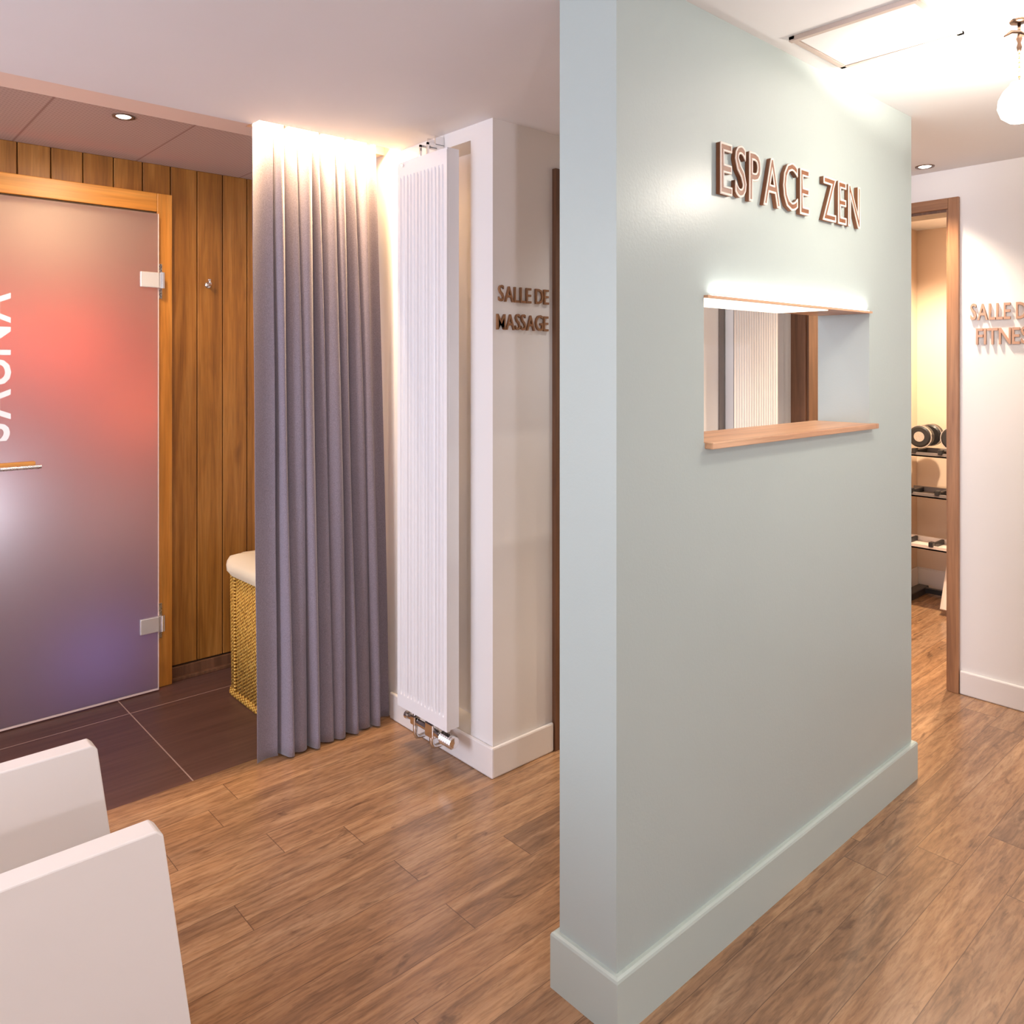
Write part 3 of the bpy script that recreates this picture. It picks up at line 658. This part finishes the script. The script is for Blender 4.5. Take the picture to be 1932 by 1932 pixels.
bm = bmesh.new(); lathe(bm, (-1.2, -2.19, 1.7), [(0.02, 0), (0.06, 0.02), (0.085, 0.06), (0.085, 0.065), (0.078, 0.065), (0.05, 0.03)], 2, 28); build('fill_uplighter_bowl', bm, M_white, wl, smooth=True)
build('wall_plate', B((-1.23, -1.17, -2.279, -2.26, 1.68, 1.76), (-1.21, -1.19, -2.26, -2.20, 1.702, 1.715)), M_white, wl)
# ceiling lamp with pull chain
LX, LY = 2.26, 0.575
cl = thing('ceiling_lamp', 'glowing opal glass ceiling lamp with a small bronze fitting and chain', 'lamp', (LX, LY, H))
bm = bmesh.new(); tube(bm, [(2.150, 0.618, 2.186), (2.170, 0.610, 2.200), (2.195, 0.600, 2.204), (2.225, 0.588, 2.195), (2.245, 0.580, 2.175)], [.003, .005, .005, .005, .004], 8)
build('arm', bm, M_darkm, cl, smooth=True)
bm = bmesh.new(); lathe(bm, (2.195, 0.600, 2.175), [(0, -.020), (.004, -.018), (.0065, -.008), (.004, .002), (.0075, .012), (.005, .022), (0, .026)], 2, 12)
tube(bm, [(2.195, 0.600, 2.19), (2.195, 0.600, H-.004)], 0.004, 8); lathe(bm, (2.195, 0.600, H-.0065), [(0, 0), (.02, .001), (.022, .006)], 2, 20)
build('finial', bm, M_darkm, cl, smooth=True)
bm = bmesh.new()
for k in range(7):
    z = 2.150-k*0.011; lathe(bm, (2.195, 0.600, z), [(0, -.004), (.0022, -.002), (.0022, .002), (0, .004)], 2, 8)
tube(bm, [(2.195, .6, 2.155), (2.195, .6, 2.082)], 0.0008, 6)
build('chain', bm, M_brass, cl)
bm = bmesh.new(); lathe(bm, (2.195, 0.600, 2.03), [(0.0, -0.048), (0.020, -0.044), (0.038, -0.030), (0.046, -0.008), (0.044, 0.012), (0.034, 0.032), (0.020, 0.046), (0.018, 0.052)], 2, 32)
build('glass_shade', bm, M_bowl, cl, smooth=True)
light('ceiling_lamp_bulb', 'SPOT', (2.195, 0.60, 2.095), 24, (1, 0.90, 0.80), 0.02, aim=(2.3, 0.60, 2.6), spot=168, blend=0.25)
light('ceiling_lamp_bulb', 'POINT', (2.195, 0.60, 1.965), 11, (1, 0.90, 0.78), 0.05)

# ================================================================ white armchair at the lower left
ac = thing('armchair', 'white armchair of flat boards, its two armrest panels in the foreground', 'armchair', (0.2, 1.6, 0))
def arm_panel(y0, y1):
    pts = [(-0.30, 0.0), (0.530, 0.0), (0.448, 0.617), (0.438, 0.627), (-0.30, 0.627)]
    bm = bmesh.new(); poly_prism(bm, pts, 1, y0, y1); return bm
p1 = build('side_panel', arm_panel(1.755, 1.800), M_chair, ac, bevel=0.003)
p2 = build('side_panel', arm_panel(1.362, 1.410), M_chair, ac, bevel=0.003)
build('seat', B((-0.28, 0.40, 1.411, 1.754, 0.28, 0.36)), M_chair, ac, bevel=0.01)
build('backrest', B((-0.30, -0.25, 1.411, 1.754, 0.02, 0.62)), M_chair, ac, bevel=0.008)

# ================================================================ gym rack and dumbbells
rk = thing('dumbbell_rack', 'three-tier dumbbell rack against the gym wall through the doorway', 'rack', (4.98, 1.5, 0))
RYA, RYB = 0.75, 1.93
for xx in ((RYA+.02), (RYB-.02)):
    bm = bmesh.new(); tube(bm, [(4.72, xx if xx < 1.5 else 1.655, 0.03), (5.10, xx if xx < 1.5 else 1.655, 0.90)], 0.022, 8); build('upright', bm, M_lilac, rk)
    bm = B((4.66, 5.12, xx-.03, xx+.03, 0, 0.045)); build('foot', bm, M_dark, rk, bevel=0.005)
build('base_rail', B((5.06, 5.09, RYA+.05, RYB-.05, 0.012, 0.04)), M_dark, rk)
for zc, xc in ((0.885, 4.98), (0.655, 4.93), (0.375, 4.84)):
    bm = B((xc-.10, xc-.085, RYA, RYB, zc-.03, zc-.006), (xc-.10, xc+.10, RYA, RYB, zc-.03, zc-.022), (xc+.085, xc+.10, RYA, RYB, zc-.03, zc+.006))
    sh = build('tier', bm, M_grey if zc > 0.6 else M_lilac, rk)
    k = 0
    for yy in (1.875, 1.73, 1.56, 1.39, 1.22, 1.05, 0.88):
        bm = B((xc-.11, xc-.07, yy-.012, yy+.012, zc-.012, zc+.016), (xc-.06, xc+.08, yy-.008, yy+.008, zc-.022, zc+.006)); build('saddle', bm, M_dark, sh, bevel=0.004)
def dumbbell(x, y, z, label, r=0.066):
    d = thing('dumbbell', label, 'dumbbell', (x, y, z), 'dumbbells on the top tier')
    for sx in (-1, 1):
        bm = bmesh.new(); a, b = (0.045, 0.105) if sx > 0 else (-0.105, -0.045)
        lathe(bm, (x, y, z), [(r-.012, a), (r, a+.008), (r, b-.008), (r-.010, b)], 0, 28); w_ = build('weight', bm, M_dark, d)
        bm = bmesh.new(); e = b if sx > 0 else a
        lathe(bm, (x, y, z), [(r*.45, e-.002), (r*.45, e+.002*sx+.0005)], 0, 20); lathe(bm, (x, y, z), [(r+.0015, (a+b)/2-.004-.02*1), (r+.0015, (a+b)/2+.004-.02)], 0, 28)
        build('end_cap', bm, M_steel, w_)
    bm = bmesh.new(); tube(bm, [(x-.046, y, z), (x, y, z), (x+.046, y, z)], [.013, .017, .013], 14); build('grip', bm, M_chrome, d, smooth=True)
    return d
zd = 0.893+0.066+.012
dumbbell(4.98, 1.845, zd, 'black chrome-ringed dumbbell farthest left on the rack top tier')
dumbbell(4.98, 1.665, zd, 'black dumbbell on the rack top tier, half hidden by the door frame')
